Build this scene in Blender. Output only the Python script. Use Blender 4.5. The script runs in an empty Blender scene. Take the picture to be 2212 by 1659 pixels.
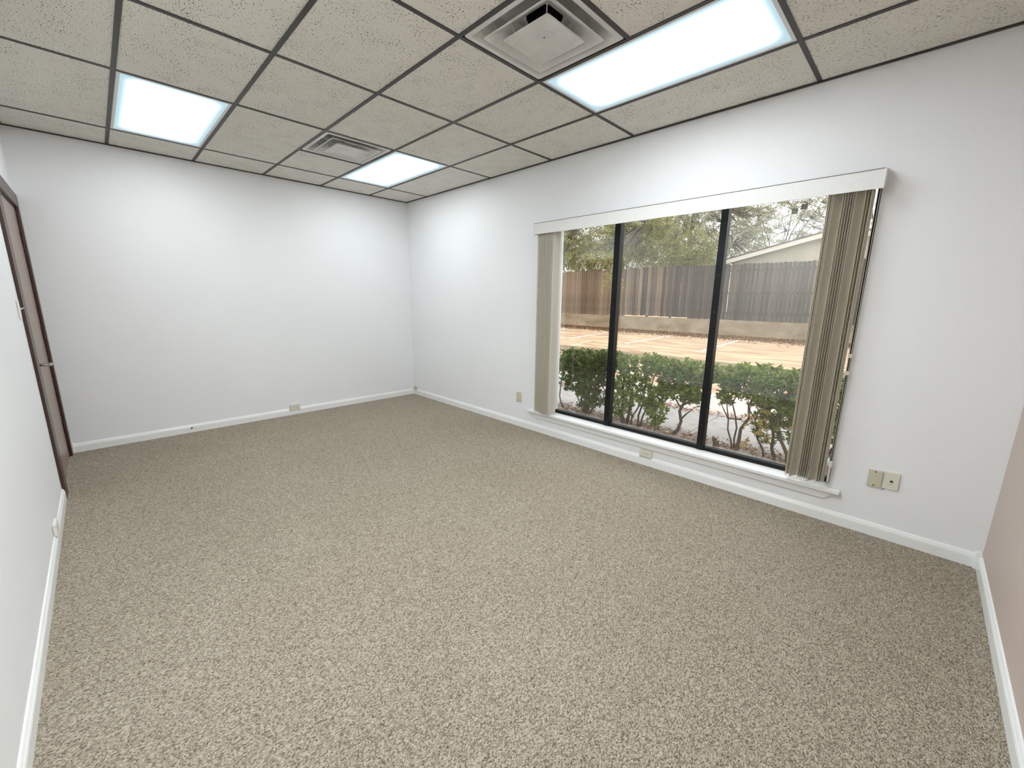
import bpy, bmesh, math, random
import numpy as np
from mathutils import Vector, Matrix
SC = bpy.context.scene
COL = SC.collection
R = math.radians
random.seed(7)
rng = np.random.default_rng(7)

# ------------------------------------------------------------------ camera
cam_d = bpy.data.cameras.new('camera'); cam = bpy.data.objects.new('camera', cam_d); COL.objects.link(cam)
cam_d.sensor_fit = 'HORIZONTAL'; cam_d.sensor_width = 36.0; cam_d.lens = 881.36 / 2212 * 36
cam_d.clip_start = 0.02; cam_d.clip_end = 300
yaw, pit, rol = R(134.81), R(-11.79), R(0.67)
fw = Vector((math.cos(yaw)*math.cos(pit), math.sin(yaw)*math.cos(pit), math.sin(pit)))
r0 = Vector((math.sin(yaw), -math.cos(yaw), 0)); u0 = r0.cross(fw)
r1 = math.cos(rol)*r0 + math.sin(rol)*u0; u1 = -math.sin(rol)*r0 + math.cos(rol)*u0
M = Matrix.Identity(4)
for i in range(3):
    M[i][0] = r1[i]; M[i][1] = u1[i]; M[i][2] = -fw[i]
M[0][3], M[1][3], M[2][3] = 5.342, -3.257, 1.430
cam.matrix_world = M
SC.camera = cam

# ------------------------------------------------------------------ sky and exposure
w = bpy.data.worlds.new('overcast'); SC.world = w; w.use_nodes = True
bg = w.node_tree.nodes['Background']
bg.inputs[0].default_value = (0.97, 0.98, 1.0, 1); bg.inputs[1].default_value = 1.65
SC.view_settings.view_transform = 'Standard'; SC.view_settings.look = 'None'
SC.view_settings.gamma = 1.0; SC.view_settings.use_curve_mapping = False
SC.view_settings.exposure = 0.38
PANEL_L = 9.3

# ------------------------------------------------------------------ materials
def newmat(name):
    m = bpy.data.materials.new(name); m.use_nodes = True
    nt = m.node_tree; b = nt.nodes['Principled BSDF']
    return m, nt, b
def plain(name, col, rough=0.5, metal=0.0, spec=0.5, var=0.0, vscale=20):
    m, nt, b = newmat(name)
    b.inputs['Roughness'].default_value = rough; b.inputs['Metallic'].default_value = metal
    b.inputs['Specular IOR Level'].default_value = spec
    if var > 0:
        noise_color(nt, b, col, tuple(c*(1-var) for c in col), vscale)
    else:
        b.inputs['Base Color'].default_value = (*col, 1)
    return m
def coords(nt, kind='Object', scale=None):
    tc = nt.nodes.new('ShaderNodeTexCoord')
    if scale is None: return tc.outputs[kind]
    mp = nt.nodes.new('ShaderNodeMapping'); mp.inputs['Scale'].default_value = scale
    nt.links.new(tc.outputs[kind], mp.inputs['Vector']); return mp.outputs[0]
def noise(nt, vec, scale, detail=3, rough=0.5):
    n = nt.nodes.new('ShaderNodeTexNoise'); n.inputs['Scale'].default_value = scale
    n.inputs['Detail'].default_value = detail; n.inputs['Roughness'].default_value = rough
    nt.links.new(vec, n.inputs['Vector']); return n.outputs[0]
def ramp(nt, fac, stops, interp='LINEAR'):
    r = nt.nodes.new('ShaderNodeValToRGB'); r.color_ramp.interpolation = interp
    e = r.color_ramp.elements
    while len(e) < len(stops): e.new(0.5)
    for el, (p, c) in zip(e, stops):
        el.position = p; el.color = (*c, 1) if len(c) == 3 else c
    nt.links.new(fac, r.inputs[0]); return r.outputs[0]
def mix(nt, fac, a, b, mode='MIX'):
    m = nt.nodes.new('ShaderNodeMix'); m.data_type = 'RGBA'; m.blend_type = mode
    for s, v in ((m.inputs[0], fac), (m.inputs[6], a), (m.inputs[7], b)):
        if isinstance(v, bpy.types.NodeSocket): nt.links.new(v, s)
        elif isinstance(v, tuple): s.default_value = (*v, 1)
        else: s.default_value = v
    return m.outputs[2]
def math_n(nt, op, a, b=None, clamp=False):
    m = nt.nodes.new('ShaderNodeMath'); m.operation = op; m.use_clamp = clamp
    for s, v in zip(m.inputs, (a, b)):
        if v is None: continue
        if isinstance(v, bpy.types.NodeSocket): nt.links.new(v, s)
        else: s.default_value = v
    return m.outputs[0]
def bump(nt, b, h, dist, strength=1.0):
    bp = nt.nodes.new('ShaderNodeBump'); bp.inputs['Distance'].default_value = dist
    bp.inputs['Strength'].default_value = strength
    nt.links.new(h, bp.inputs['Height']); nt.links.new(bp.outputs[0], b.inputs['Normal'])
def noise_color(nt, b, c1, c2, scale, lo=0.35, hi=0.65, kind='Object', sc=None):
    v = coords(nt, kind, sc); n = noise(nt, v, scale, 4)
    nt.links.new(ramp(nt, n, [(lo, c1), (hi, c2)]), b.inputs['Base Color'])
MT = {}
def wallmat(name, col):
    m, nt, b = newmat(name)
    v = coords(nt, 'Object')
    n1 = noise(nt, v, 100, 3, 0.55); n2 = noise(nt, v, 1.3, 2)
    nt.links.new(mix(nt, ramp(nt, n2, [(0.35, (0, 0, 0)), (0.65, (1, 1, 1))]), col, tuple(c*0.985 for c in col)), b.inputs['Base Color'])
    b.inputs['Roughness'].default_value = 0.55; b.inputs['Specular IOR Level'].default_value = 0.35
    bump(nt, b, n1, 0.0016, 0.65)
    return m
MT['wall'] = wallmat('white_orange_peel_paint', (0.85, 0.855, 0.865))
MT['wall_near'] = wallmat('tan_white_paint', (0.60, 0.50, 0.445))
MT['trim'] = plain('white_trim_paint', (0.86, 0.87, 0.86), 0.3)
MT['tee'] = plain('dark_bronze_tee', (0.032, 0.026, 0.022), 0.45, var=0.25)
MT['black'] = plain('black_anodised_frame', (0.006, 0.007, 0.008), 0.4, spec=0.25)
MT['seal'] = plain('grey_brown_track', (0.09, 0.075, 0.065), 0.5)
MT['void'] = plain('dark_duct', (0.012, 0.012, 0.014), 0.8)
MT['diffuser'] = plain('painted_steel', (0.72, 0.71, 0.68), 0.45, var=0.12, vscale=9)
MT['troffer'] = plain('white_steel', (0.8, 0.8, 0.8), 0.4)
MT['beige'] = plain('beige_plastic', (0.58, 0.54, 0.41), 0.4)
MT['almond'] = plain('light_almond_plastic', (0.72, 0.69, 0.58), 0.35)
MT['whitep'] = plain('white_plastic', (0.78, 0.77, 0.73), 0.35)
MT['slot'] = plain('dark_slot', (0.02, 0.017, 0.014), 0.6)
MT['chrome'] = plain('chrome', (0.65, 0.64, 0.62), 0.18, 1.0)
MT['brownmetal'] = plain('dark_brown_hinge', (0.07, 0.035, 0.025), 0.4, 0.4)
MT['cream'] = plain('cream_clip', (0.74, 0.68, 0.50), 0.4)
MT['tag'] = plain('grey_weight_tag', (0.16, 0.15, 0.11), 0.5)
MT['cord'] = plain('white_cord', (0.72, 0.70, 0.66), 0.6)
MT['cordgrey'] = plain('grey_thread', (0.12, 0.12, 0.11), 0.6)

def wood(name, c1, c2, scale=(1, 1, 1), rough=0.45, k=30):
    m, nt, b = newmat(name)
    v = coords(nt, 'Object', scale); n = noise(nt, v, k, 6, 0.6)
    nt.links.new(ramp(nt, n, [(0.3, c1), (0.7, c2)]), b.inputs['Base Color'])
    b.inputs['Roughness'].default_value = rough
    return m
MT['casing'] = wood('dark_brown_stained_wood', (0.035, 0.015, 0.011), (0.075, 0.034, 0.025), (3, 3, 0.25), 0.35)
MT['door'] = wood('taupe_door_veneer', (0.24, 0.165, 0.125), (0.31, 0.22, 0.165), (6, 6, 0.3), 0.28, 12)

# carpet: nubby loop pile
m, nt, b = newmat('beige_loop_carpet'); MT['carpet'] = m
mp = nt.nodes.new('ShaderNodeMapping'); mp.inputs['Scale'].default_value = (1.0, 0.55, 1.0); mp.inputs['Rotation'].default_value = (0, 0, 0.12)
nt.links.new(coords(nt, 'Object'), mp.inputs['Vector'])
vo = nt.nodes.new('ShaderNodeTexVoronoi'); vo.inputs['Scale'].default_value = 320; vo.inputs['Randomness'].default_value = 1.0
wv = nt.nodes.new('ShaderNodeVectorMath'); wv.operation = 'ADD'
nz = nt.nodes.new('ShaderNodeTexNoise'); nz.inputs['Scale'].default_value = 60; nt.links.new(mp.outputs[0], nz.inputs['Vector'])
sc_ = nt.nodes.new('ShaderNodeVectorMath'); sc_.operation = 'SCALE'; sc_.inputs['Scale'].default_value = 0.012
nt.links.new(nz.outputs['Color'], sc_.inputs[0]); nt.links.new(mp.outputs[0], wv.inputs[0]); nt.links.new(sc_.outputs[0], wv.inputs[1])
nt.links.new(wv.outputs[0], vo.inputs['Vector'])
sep = nt.nodes.new('ShaderNodeSeparateColor'); nt.links.new(vo.outputs['Color'], sep.inputs[0])
nb = noise(nt, wv.outputs[0], 400, 3, 0.6)
fm = math_n(nt, 'ADD', math_n(nt, 'MULTIPLY', sep.outputs[0], 0.45), math_n(nt, 'MULTIPLY', nb, 0.75))
c = ramp(nt, fm, [(0.34, (0.115, 0.088, 0.067)), (0.50, (0.30, 0.25, 0.192)), (0.64, (0.415, 0.358, 0.282)), (0.84, (0.60, 0.54, 0.44))])
n3 = noise(nt, coords(nt, 'Object'), 1.1, 3)
c = mix(nt, 1.0, c, ramp(nt, n3, [(0.3, (0.93, 0.92, 0.90)), (0.7, (1.0, 1.0, 1.0))]), 'MULTIPLY')
nt.links.new(c, b.inputs['Base Color']); b.inputs['Roughness'].default_value = 0.95
b.inputs['Specular IOR Level'].default_value = 0.1
bump(nt, b, math_n(nt, 'SUBTRACT', nb, vo.outputs['Distance']), 0.004, 0.8)

# acoustic tile
m, nt, b = newmat('fissured_acoustic_tile'); MT['tile'] = m
oi = nt.nodes.new('ShaderNodeObjectInfo')
base = coords(nt, 'Object')
off = nt.nodes.new('ShaderNodeVectorMath'); off.operation = 'ADD'
cmb = nt.nodes.new('ShaderNodeCombineXYZ')
nt.links.new(math_n(nt, 'MULTIPLY', oi.outputs['Random'], 37.0), cmb.inputs[0]); nt.links.new(math_n(nt, 'MULTIPLY', oi.outputs['Random'], 91.0), cmb.inputs[1])
nt.links.new(base, off.inputs[0]); nt.links.new(cmb.outputs[0], off.inputs[1])
mp = nt.nodes.new('ShaderNodeMapping'); mp.inputs['Scale'].default_value = (0.5, 1.0, 1.0); mp.inputs['Rotation'].default_value = (0, 0, 0.3)
nt.links.new(off.outputs[0], mp.inputs['Vector'])
nf = noise(nt, mp.outputs[0], 160, 2, 0.5)
dens = noise(nt, off.outputs[0], 7, 3)
thr = math_n(nt, 'ADD', nf, math_n(nt, 'MULTIPLY', math_n(nt, 'SUBTRACT', dens, 0.5), 0.25))
pit = ramp(nt, thr, [(0.615, (0, 0, 0)), (0.66, (1, 1, 1))])
fine = noise(nt, off.outputs[0], 260, 2)
cb = ramp(nt, fine, [(0.3, (0.71, 0.68, 0.61)), (0.7, (0.85, 0.825, 0.76))])
nt.links.new(mix(nt, pit, cb, (0.17, 0.145, 0.12)), b.inputs['Base Color'])
b.inputs['Roughness'].default_value = 0.95; b.inputs['Specular IOR Level'].default_value = 0.1
bump(nt, b, math_n(nt, 'MULTIPLY', thr, -1.0), 0.004, 0.6)

# vertical blind vanes (fabric, slightly translucent)
m, nt, b = newmat('ribbed_blind_fabric'); MT['vane'] = m
b.inputs['Base Color'].default_value = (0.86, 0.84, 0.77, 1)
b.inputs['Roughness'].default_value = 0.6
tl = nt.nodes.new('ShaderNodeBsdfTranslucent'); tl.inputs[0].default_value = (0.75, 0.70, 0.60, 1)
mx = nt.nodes.new('ShaderNodeMixShader'); mx.inputs[0].default_value = 0.5
nt.links.new(b.outputs[0], mx.inputs[1]); nt.links.new(tl.outputs[0], mx.inputs[2]); nt.links.new(mx.outputs[0], nt.nodes['Material Output'].inputs[0])
m, nt, b = newmat('speckled_valance'); MT['valance'] = m
n = noise(nt, coords(nt, 'Object', (1, 1, 1)), 60, 4)
nt.links.new(ramp(nt, n, [(0.4, (0.74, 0.735, 0.715)), (0.6, (0.77, 0.765, 0.745))]), b.inputs['Base Color'])
b.inputs['Roughness'].default_value = 0.42
bump(nt, b, n, 0.001, 0.4)

# lamp lens: brighter above the tubes, dimmer towards the housing edges
def lensmat(L):
    m, nt, b = newmat('prismatic_lens_lit')
    out = nt.nodes['Material Output']; nt.nodes.remove(b)
    tc = nt.nodes.new('ShaderNodeTexCoord'); sp = nt.nodes.new('ShaderNodeSeparateXYZ')
    nt.links.new(tc.outputs['Generated'], sp.inputs[0])
    def edge(o):
        a = math_n(nt, 'SUBTRACT', 1.0, math_n(nt, 'ABSOLUTE', math_n(nt, 'SUBTRACT', math_n(nt, 'MULTIPLY', o, 2.0), 1.0)))
        return a
    ex = math_n(nt, 'MULTIPLY', edge(sp.outputs[0]), 6.0, True); ey = math_n(nt, 'MULTIPLY', edge(sp.outputs[1]), 2.7, True)
    f = math_n(nt, 'MULTIPLY', ex, ey); f = math_n(nt, 'POWER', f, 2.8)
    st = math_n(nt, 'ADD', math_n(nt, 'MULTIPLY', f, L), 0.62)
    em = nt.nodes.new('ShaderNodeEmission')
    nt.links.new(mix(nt, f, (0.66, 0.90, 1.0), (0.93, 0.98, 1.0)), em.inputs[0])
    nt.links.new(st, em.inputs[1]); nt.links.new(em.outputs[0], out.inputs[0])
    return m
MT['lens'] = lensmat(PANEL_L)
MT['lens_bright'] = lensmat(PANEL_L*3.7)

# glass
m, nt, b = newmat('window_glass'); MT['glass'] = m
out = nt.nodes['Material Output']; nt.nodes.remove(b)
tr = nt.nodes.new('ShaderNodeBsdfTransparent'); tr.inputs[0].default_value = (0.97, 0.975, 0.965, 1)
gl = nt.nodes.new('ShaderNodeBsdfGlossy'); gl.inputs['Roughness'].default_value = 0.0; gl.inputs[0].default_value = (0.95, 1, 0.98, 1)
fr = nt.nodes.new('ShaderNodeFresnel'); ge = nt.nodes.new('ShaderNodeNewGeometry')
io = math_n(nt, 'ADD', 1.75, math_n(nt, 'MULTIPLY', ge.outputs['Backfacing'], 1/1.75-1.75))     # same reflectance on both faces of the thin pane
nt.links.new(io, fr.inputs[0])
ms = nt.nodes.new('ShaderNodeMixShader'); nt.links.new(fr.outputs[0], ms.inputs[0])
nt.links.new(tr.outputs[0], ms.inputs[1]); nt.links.new(gl.outputs[0], ms.inputs[2]); nt.links.new(ms.outputs[0], out.inputs[0])

# outdoors
def mottled(name, stops, scale, rough=0.9, bumpd=0.0, sc=None, detail=5):
    m, nt, b = newmat(name)
    v = coords(nt, 'Object', sc); n = noise(nt, v, scale, detail, 0.6)
    nt.links.new(ramp(nt, n, stops), b.inputs['Base Color']); b.inputs['Roughness'].default_value = rough
    b.inputs['Specular IOR Level'].default_value = 0.2
    if bumpd: bump(nt, b, n, bumpd)
    return m
MT['lot'] = mottled('peach_concrete', [(0.32, (0.40, 0.235, 0.15)), (0.48, (0.60, 0.41, 0.27)), (0.68, (0.78, 0.62, 0.38))], 1.3, sc=(0.6, 2.2, 1))
MT['walk'] = mottled('grey_sidewalk', [(0.3, (0.38, 0.365, 0.355)), (0.7, (0.53, 0.51, 0.50))], 5)
MT['walk2'] = mottled('pale_sidewalk', [(0.3, (0.62, 0.54, 0.50)), (0.7, (0.76, 0.69, 0.65))], 4)
MT['soil'] = mottled('mulch_soil', [(0.3, (0.28, 0.235, 0.205)), (0.7, (0.52, 0.47, 0.43))], 14, bumpd=0.02)
MT['grass'] = mottled('dry_grass', [(0.3, (0.20, 0.165, 0.095)), (0.7, (0.38, 0.30, 0.18))], 9, bumpd=0.03)
MT['retain'] = mottled('stained_concrete', [(0.30, (0.27, 0.205, 0.13)), (0.5, (0.36, 0.285, 0.19)), (0.70, (0.47, 0.385, 0.27))], 1.6, sc=(0.8, 1, 1.3), bumpd=0.004)
MT['stripe'] = plain('white_road_paint', (0.8, 0.8, 0.8), 0.8)
MT['stripe_tan'] = plain('faded_tan_paint', (0.80, 0.66, 0.45), 0.8)
def picketmat(name, a, b_, c_):
    m, nt, b = newmat(name)
    v = coords(nt, 'Object', (9, 9, 0.6)); n = noise(nt, v, 3.0, 6, 0.65)
    oi = nt.nodes.new('ShaderNodeObjectInfo')
    n2 = math_n(nt, 'ADD', n, math_n(nt, 'MULTIPLY', math_n(nt, 'SUBTRACT', oi.outputs['Random'], 0.5), 0.22))
    nt.links.new(ramp(nt, n2, [(0.28, a), (0.5, b_), (0.72, c_)]), b.inputs['Base Color'])
    b.inputs['Roughness'].default_value = 0.9
    return m
MT['picket'] = picketmat('weathered_grey_cedar', (0.032, 0.024, 0.018), (0.080, 0.060, 0.046), (0.17, 0.13, 0.095))
MT['picket_new'] = picketmat('warm_cedar', (0.055, 0.035, 0.022), (0.17, 0.12, 0.08), (0.38, 0.29, 0.20))
MT['siding'] = mottled('beige_siding', [(0.3, (0.50, 0.44, 0.33)), (0.7, (0.58, 0.52, 0.39))], 2)
MT['fascia'] = plain('cream_fascia', (0.70, 0.64, 0.52), 0.6)
MT['shingle'] = plain('brown_shingle', (0.16, 0.12, 0.10), 0.9, var=0.3)
MT['bark'] = mottled('shrub_bark', [(0.3, (0.055, 0.036, 0.024)), (0.7, (0.15, 0.105, 0.075))], 30)
MT['treebark'] = mottled('tree_bark', [(0.3, (0.12, 0.10, 0.085)), (0.7, (0.24, 0.205, 0.175))], 6)
def leafmat(name, a, b_, transl=0.35, rough=0.45, hi=None):
    m, nt, b = newmat(name); b.inputs['Specular IOR Level'].default_value = 0.3
    g = nt.nodes.new('ShaderNodeNewGeometry')
    stops = [(0.0, a), (1.0, b_)] if hi is None else [(0.0, a), (0.75, b_), (1.0, hi)]
    col = ramp(nt, g.outputs['Random Per Island'], stops)
    nt.links.new(col, b.inputs['Base Color']); b.inputs['Roughness'].default_value = rough
    tl = nt.nodes.new('ShaderNodeBsdfTranslucent'); nt.links.new(col, tl.inputs[0])
    mx = nt.nodes.new('ShaderNodeMixShader'); mx.inputs[0].default_value = transl
    out = nt.nodes['Material Output']
    nt.links.new(b.outputs[0], mx.inputs[1]); nt.links.new(tl.outputs[0], mx.inputs[2]); nt.links.new(mx.outputs[0], out.inputs[0])
    return m
MT['leaf'] = leafmat('glossy_green_leaf', (0.085, 0.14, 0.018), (0.36, 0.45, 0.085), 0.45)
MT['leafdark'] = leafmat('dark_green_leaf', (0.035, 0.07, 0.014), (0.15, 0.24, 0.045), 0.35)
MT['leafyellow'] = leafmat('yellow_leaf', (0.36, 0.24, 0.06), (0.62, 0.46, 0.16), 0.35)
MT['treeleaf'] = leafmat('olive_feathery_leaf', (0.26, 0.28, 0.11), (0.50, 0.50, 0.23), 0.5, 0.6, (0.68, 0.63, 0.32))
MT['treeleaf2'] = leafmat('grey_green_leaf', (0.30, 0.31, 0.20), (0.48, 0.49, 0.34), 0.5, 0.6, (0.60, 0.57, 0.44))
MT['litter'] = leafmat('fallen_leaves', (0.17, 0.07, 0.045), (0.42, 0.24, 0.16), 0.0, 0.8, (0.72, 0.55, 0.42))
MT['litter2'] = leafmat('fallen_leaves_yellow', (0.10, 0.05, 0.025), (0.30, 0.17, 0.08), 0.0, 0.8, (0.60, 0.38, 0.15))

# ------------------------------------------------------------------ mesh helpers
def link(name, me, mat=None, parent=None, loc=None):
    o = bpy.data.objects.new(name, me); COL.objects.link(o)
    if mat is not None and me is not None and len(me.materials) == 0: me.materials.append(mat)
    if parent is not None: o.parent = parent
    if loc is not None: o.location = loc
    return o
def rel(o, p):
    """children keep world placement: parents here are unrotated, so subtract the location"""
    return o
def mesh(name, verts, faces, smooth=False):
    me = bpy.data.meshes.new(name); me.from_pydata([tuple(v) for v in verts], [], faces); me.update()
    if smooth: me.polygons.foreach_set('use_smooth', [True]*len(me.polygons))
    return me
class MB:
    def __init__(s): s.v = []; s.f = []
    def box(s, x0, x1, y0, y1, z0, z1):
        n = len(s.v)
        s.v += [(x0,y0,z0),(x1,y0,z0),(x1,y1,z0),(x0,y1,z0),(x0,y0,z1),(x1,y0,z1),(x1,y1,z1),(x0,y1,z1)]
        s.f += [tuple(n+i for i in q) for q in ((0,3,2,1),(4,5,6,7),(0,1,5,4),(1,2,6,5),(2,3,7,6),(3,0,4,7))]
        return s
    def add(s, verts, faces):
        n = len(s.v); s.v += [tuple(v) for v in verts]; s.f += [tuple(n+i for i in f) for f in faces]; return s
    def prism(s, poly, a0, a1, fn):
        """poly: list of 2-D points, fn(p, a) -> 3-D; a0/a1 the ends"""
        n = len(poly)
        vs = [fn(p, a0) for p in poly] + [fn(p, a1) for p in poly]
        fs = [tuple(range(n-1, -1, -1)), tuple(range(n, 2*n))] + [(i, (i+1) % n, n+(i+1) % n, n+i) for i in range(n)]
        return s.add(vs, fs)
    def cyl(s, p0, p1, r0, r1=None, n=12, caps=True):
        r1 = r0 if r1 is None else r1
        p0, p1 = Vector(p0), Vector(p1); d = (p1-p0).normalized()
        a = d.orthogonal().normalized(); b = d.cross(a)
        vs = []
        for p, r in ((p0, r0), (p1, r1)):
            for i in range(n):
                t = 2*math.pi*i/n; vs.append(p + a*(r*math.cos(t)) + b*(r*math.sin(t)))
        fs = [(i, (i+1) % n, n+(i+1) % n, n+i) for i in range(n)]
        if caps: fs += [tuple(range(n-1, -1, -1)), tuple(range(n, 2*n))]
        return s.add(vs, fs)
    def tube(s, pts, rad, n=6):
        pts = [Vector(p) for p in pts]
        rad = rad if isinstance(rad, (list, tuple)) else [rad]*len(pts)
        base = len(s.v); a = None
        for i, p in enumerate(pts):
            d = (pts[min(i+1, len(pts)-1)] - pts[max(i-1, 0)]).normalized()
            if a is None: a = d.orthogonal().normalized()
            a = (a - d*a.dot(d)).normalized(); b = d.cross(a)
            for k in range(n):
                t = 2*math.pi*k/n; s.v.append(tuple(p + a*(rad[i]*math.cos(t)) + b*(rad[i]*math.sin(t))))
        for i in range(len(pts)-1):
            for k in range(n):
                s.f.append((base+i*n+k, base+i*n+(k+1) % n, base+(i+1)*n+(k+1) % n, base+(i+1)*n+k))
        s.f.append(tuple(base+k for k in range(n-1, -1, -1))); s.f.append(tuple(base+(len(pts)-1)*n+k for k in range(n)))
        return s
    def build(s, name, mat, parent=None, bevel=0.0, smooth=False, origin=None):
        vs = s.v
        o0 = Vector(origin) if origin is not None else Vector((0, 0, 0))
        if origin is not None: vs = [(v[0]-o0.x, v[1]-o0.y, v[2]-o0.z) for v in vs]
        me = mesh(name, vs, s.f, smooth)
        if bevel > 0:
            bm = bmesh.new(); bm.from_mesh(me)
            bmesh.ops.bevel(bm, geom=bm.edges[:], offset=bevel, segments=2, affect='EDGES', profile=0.5)
            bm.to_mesh(me); bm.free()
        bm = bmesh.new(); bm.from_mesh(me); bmesh.ops.recalc_face_normals(bm, faces=bm.faces[:]); bm.to_mesh(me); bm.free()
        me.materials.append(MT[mat] if isinstance(mat, str) else mat)
        o = bpy.data.objects.new(name, me); COL.objects.link(o)
        if parent is not None:
            o.parent = parent
            pw = Vector(parent.location)
            q = parent.parent
            while q is not None: pw += q.location; q = q.parent
            o.location = o0 - pw
        else: o.location = o0
        return o
def B(*a): return MB().box(*a)
def empty(name, loc, label=None, cat=None, group=None, kind=None):
    o = bpy.data.objects.new(name, None); COL.objects.link(o); o.location = loc; o.empty_display_size = 0.1
    return tag(o, label, cat, group, kind)
def tag(o, label=None, cat=None, group=None, kind=None):
    if label: o['label'] = label
    if cat: o['category'] = cat
    if group: o['group'] = group
    if kind: o['kind'] = kind
    return o
def struct(o, label=None): return tag(o, label, None, None, 'structure')
def copy_tree(o, parent=None):
    c = o.copy(); COL.objects.link(c)
    if parent is not None: c.parent = parent
    for ch in list(o.children): copy_tree(ch, c)
    return c

# ------------------------------------------------------------------ room shell
XR, YL, H = 5.768, -3.603, 2.724
WX0, WX1, WZ0, WZ1 = 2.670, 5.063, 0.213, 2.150
TOP = 2.95
m = MB().box(-0.15, XR+0.15, YL-0.15, 0.0, -0.12, 0.0)
struct(m.build('floor', 'carpet'), 'beige and brown nubby loop-pile carpet')
wr = MB()
T = 0.14
wr.box(-0.15, WX0, 0, T, -0.12, TOP); wr.box(WX1, XR+0.15, 0, T, -0.12, TOP)
wr.box(WX0, WX1, 0, T, -0.12, WZ0); wr.box(WX0, WX1, 0, T, WZ1, TOP)
struct(wr.build('wall_right', 'wall'), 'white textured wall with the wide window')
struct(B(-0.15, 0, YL-0.15, 0, -0.12, TOP).build('wall_back', 'wall'), 'white textured far wall')
DX0, DX1, DZ = 0.100, 1.075, 2.105
wl = MB(); YT = YL-0.15
wl.box(0, DX0, YT, YL, -0.12, TOP); wl.box(DX1, XR, YT, YL, -0.12, TOP); wl.box(DX0, DX1, YT, YL, DZ, TOP)
struct(wl.build('wall_left', 'wall'), 'white textured wall holding the brown door')
struct(B(XR, XR+0.15, YL-0.15, 0, -0.12, TOP).build('wall_front', 'wall_near'), 'pinkish tan wall at the right edge')

# baseboards: stepped profile, (distance from wall, height)
prof = [(0, 0), (0.014, 0), (0.014, 0.056), (0.0125, 0.060), (0.0125, 0.064), (0.009, 0.069), (0.009, 0.072), (0.005, 0.080), (0, 0.082)]
def baseboard(name, segs, fn, label):
    mb = MB()
    for a, b_ in segs: mb.prism(prof, a, b_, fn)
    return struct(mb.build(name, 'trim'), label)
bbr = baseboard('baseboard_right', [(0.0, 3.728), (3.848, XR)], lambda p, a: (a, -p[0], p[1]), 'white stepped baseboard under the window')
bbb = baseboard('baseboard_back', [(YL, -1.752), (-1.628, 0.0)], lambda p, a: (p[0], a, p[1]), 'white stepped baseboard along the far wall')
bbl = baseboard('baseboard_left', [(1.222, 1.925), (2.045, XR)], lambda p, a: (a, YL+p[0], p[1]), 'white stepped baseboard beside the door')
bbf = baseboard('baseboard_front', [(YL, 0)], lambda p, a: (XR-p[0], a, p[1]), 'white stepped baseboard at the right edge')
def blockpiece(x0, x1, y0, y1, parent):
    mb = B(x0, x1, y0, y1, 0, 0.088)
    cx, cy = (x0+x1)/2, (y0+y1)/2
    mb.box(x0-0.002, x1+0.002, y0-0.002, y1+0.002, 0.088, 0.093); mb.box(x0+0.003, x1-0.003, y0+0.003, y1-0.003, 0.093, 0.103)
    mb.build('corner_block', 'trim', parent)
blockpiece(0.002, 0.022, -0.022, -0.002, bbr); blockpiece(XR-0.026, XR-0.002, -0.026, -0.002, bbr); blockpiece(0.002, 0.022, YL+0.002, YL+0.026, bbb)
# the outlet that interrupts a baseboard still has a low board under it
lowp = [(0, 0), (0.014, 0), (0.014, 0.052), (0, 0.052)]
MB().prism(lowp, 3.728, 3.848, lambda p, a: (a, -p[0], p[1]*1.3)).build('board_piece', 'trim', bbr)
MB().prism(lowp, -1.752, -1.628, lambda p, a: (p[0], a, p[1])).build('board_piece', 'trim', bbb)
MB().prism(lowp, 1.925, 2.045, lambda p, a: (a, YL+p[0], p[1]*1.3)).build('board_piece', 'trim', bbl)

# ------------------------------------------------------------------ suspended ceiling
ceil = struct(B(-0.15, XR+0.15, YL-0.15, T, TOP, TOP+0.1).build('ceiling', 'void'), 'suspended ceiling of speckled tiles in a dark grid')
U = [0.0, 0.508, 1.747, 2.609, 3.465, 4.688, XR]
V = [0.0, 0.557, 1.1666, 1.7762, 2.3858, 2.9954, -YL]
tw = 0.012
def rail(x0, x1, y0, y1, dz=0.0):
    mb = B(x0, x1, y0, y1, H-0.002-dz, H+0.0005)
    if (x1-x0) > (y1-y0): c = (y0+y1)/2; mb.box(x0, x1, c-0.001, c+0.001, H, H+0.035)
    else: c = (x0+x1)/2; mb.box(c-0.001, c+0.001, y0, y1, H, H+0.035)
    return mb.build('grid_rail', 'tee', ceil)
for v_ in V[1:-1]: rail(0.0, XR, -v_-tw, -v_+tw, 0.0006)
for u_ in U[1:-1]:
    for j in range(6): rail(u_-tw, u_+tw, -V[j+1]+tw, -V[j]-tw)
for (uu, j) in ((1.122, 2), (4.071, 2)): rail(uu-tw, uu+tw, -V[j+1]+tw, -V[j]-tw)
for args in ((0, XR, -0.021, 0), (0, XR, YL, YL+0.021), (0, 0.021, YL+0.021, -0.021), (XR-0.021, XR, YL+0.021, -0.021)):
    B(*args, H-0.006, H+0.0).build('wall_angle', 'tee', ceil)
lights = {(1, 1), (1, 4), (4, 1), (4, 4)}
cells = []
for i in range(6):
    for j in range(6):
        if (i, j) in lights: continue
        if (i, j) == (1, 2): cells.append((0.508, 1.122, V[2], V[3])); continue
        if (i, j) == (4, 2): cells.append((4.071, 4.688, V[2], V[3])); continue
        cells.append((U[i], U[i+1], V[j], V[j+1]))
for (a, b_, c_, d_) in cells:
    g = 0.004
    lift = random.uniform(0.0008, 0.003)
    x0, x1, y0, y1 = a+g, b_-g, -d_+g, -c_-g
    mb = MB()
    # tegular-less lay-in board with a slightly eased lower edge
    z0, z1 = H+lift, H+lift+0.016
    mb.box(x0, x1, y0, y1, z0, z1)
    mb.build('ceiling_tile', 'tile', ceil, origin=((x0+x1)/2, (y0+y1)/2, z0))

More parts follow.
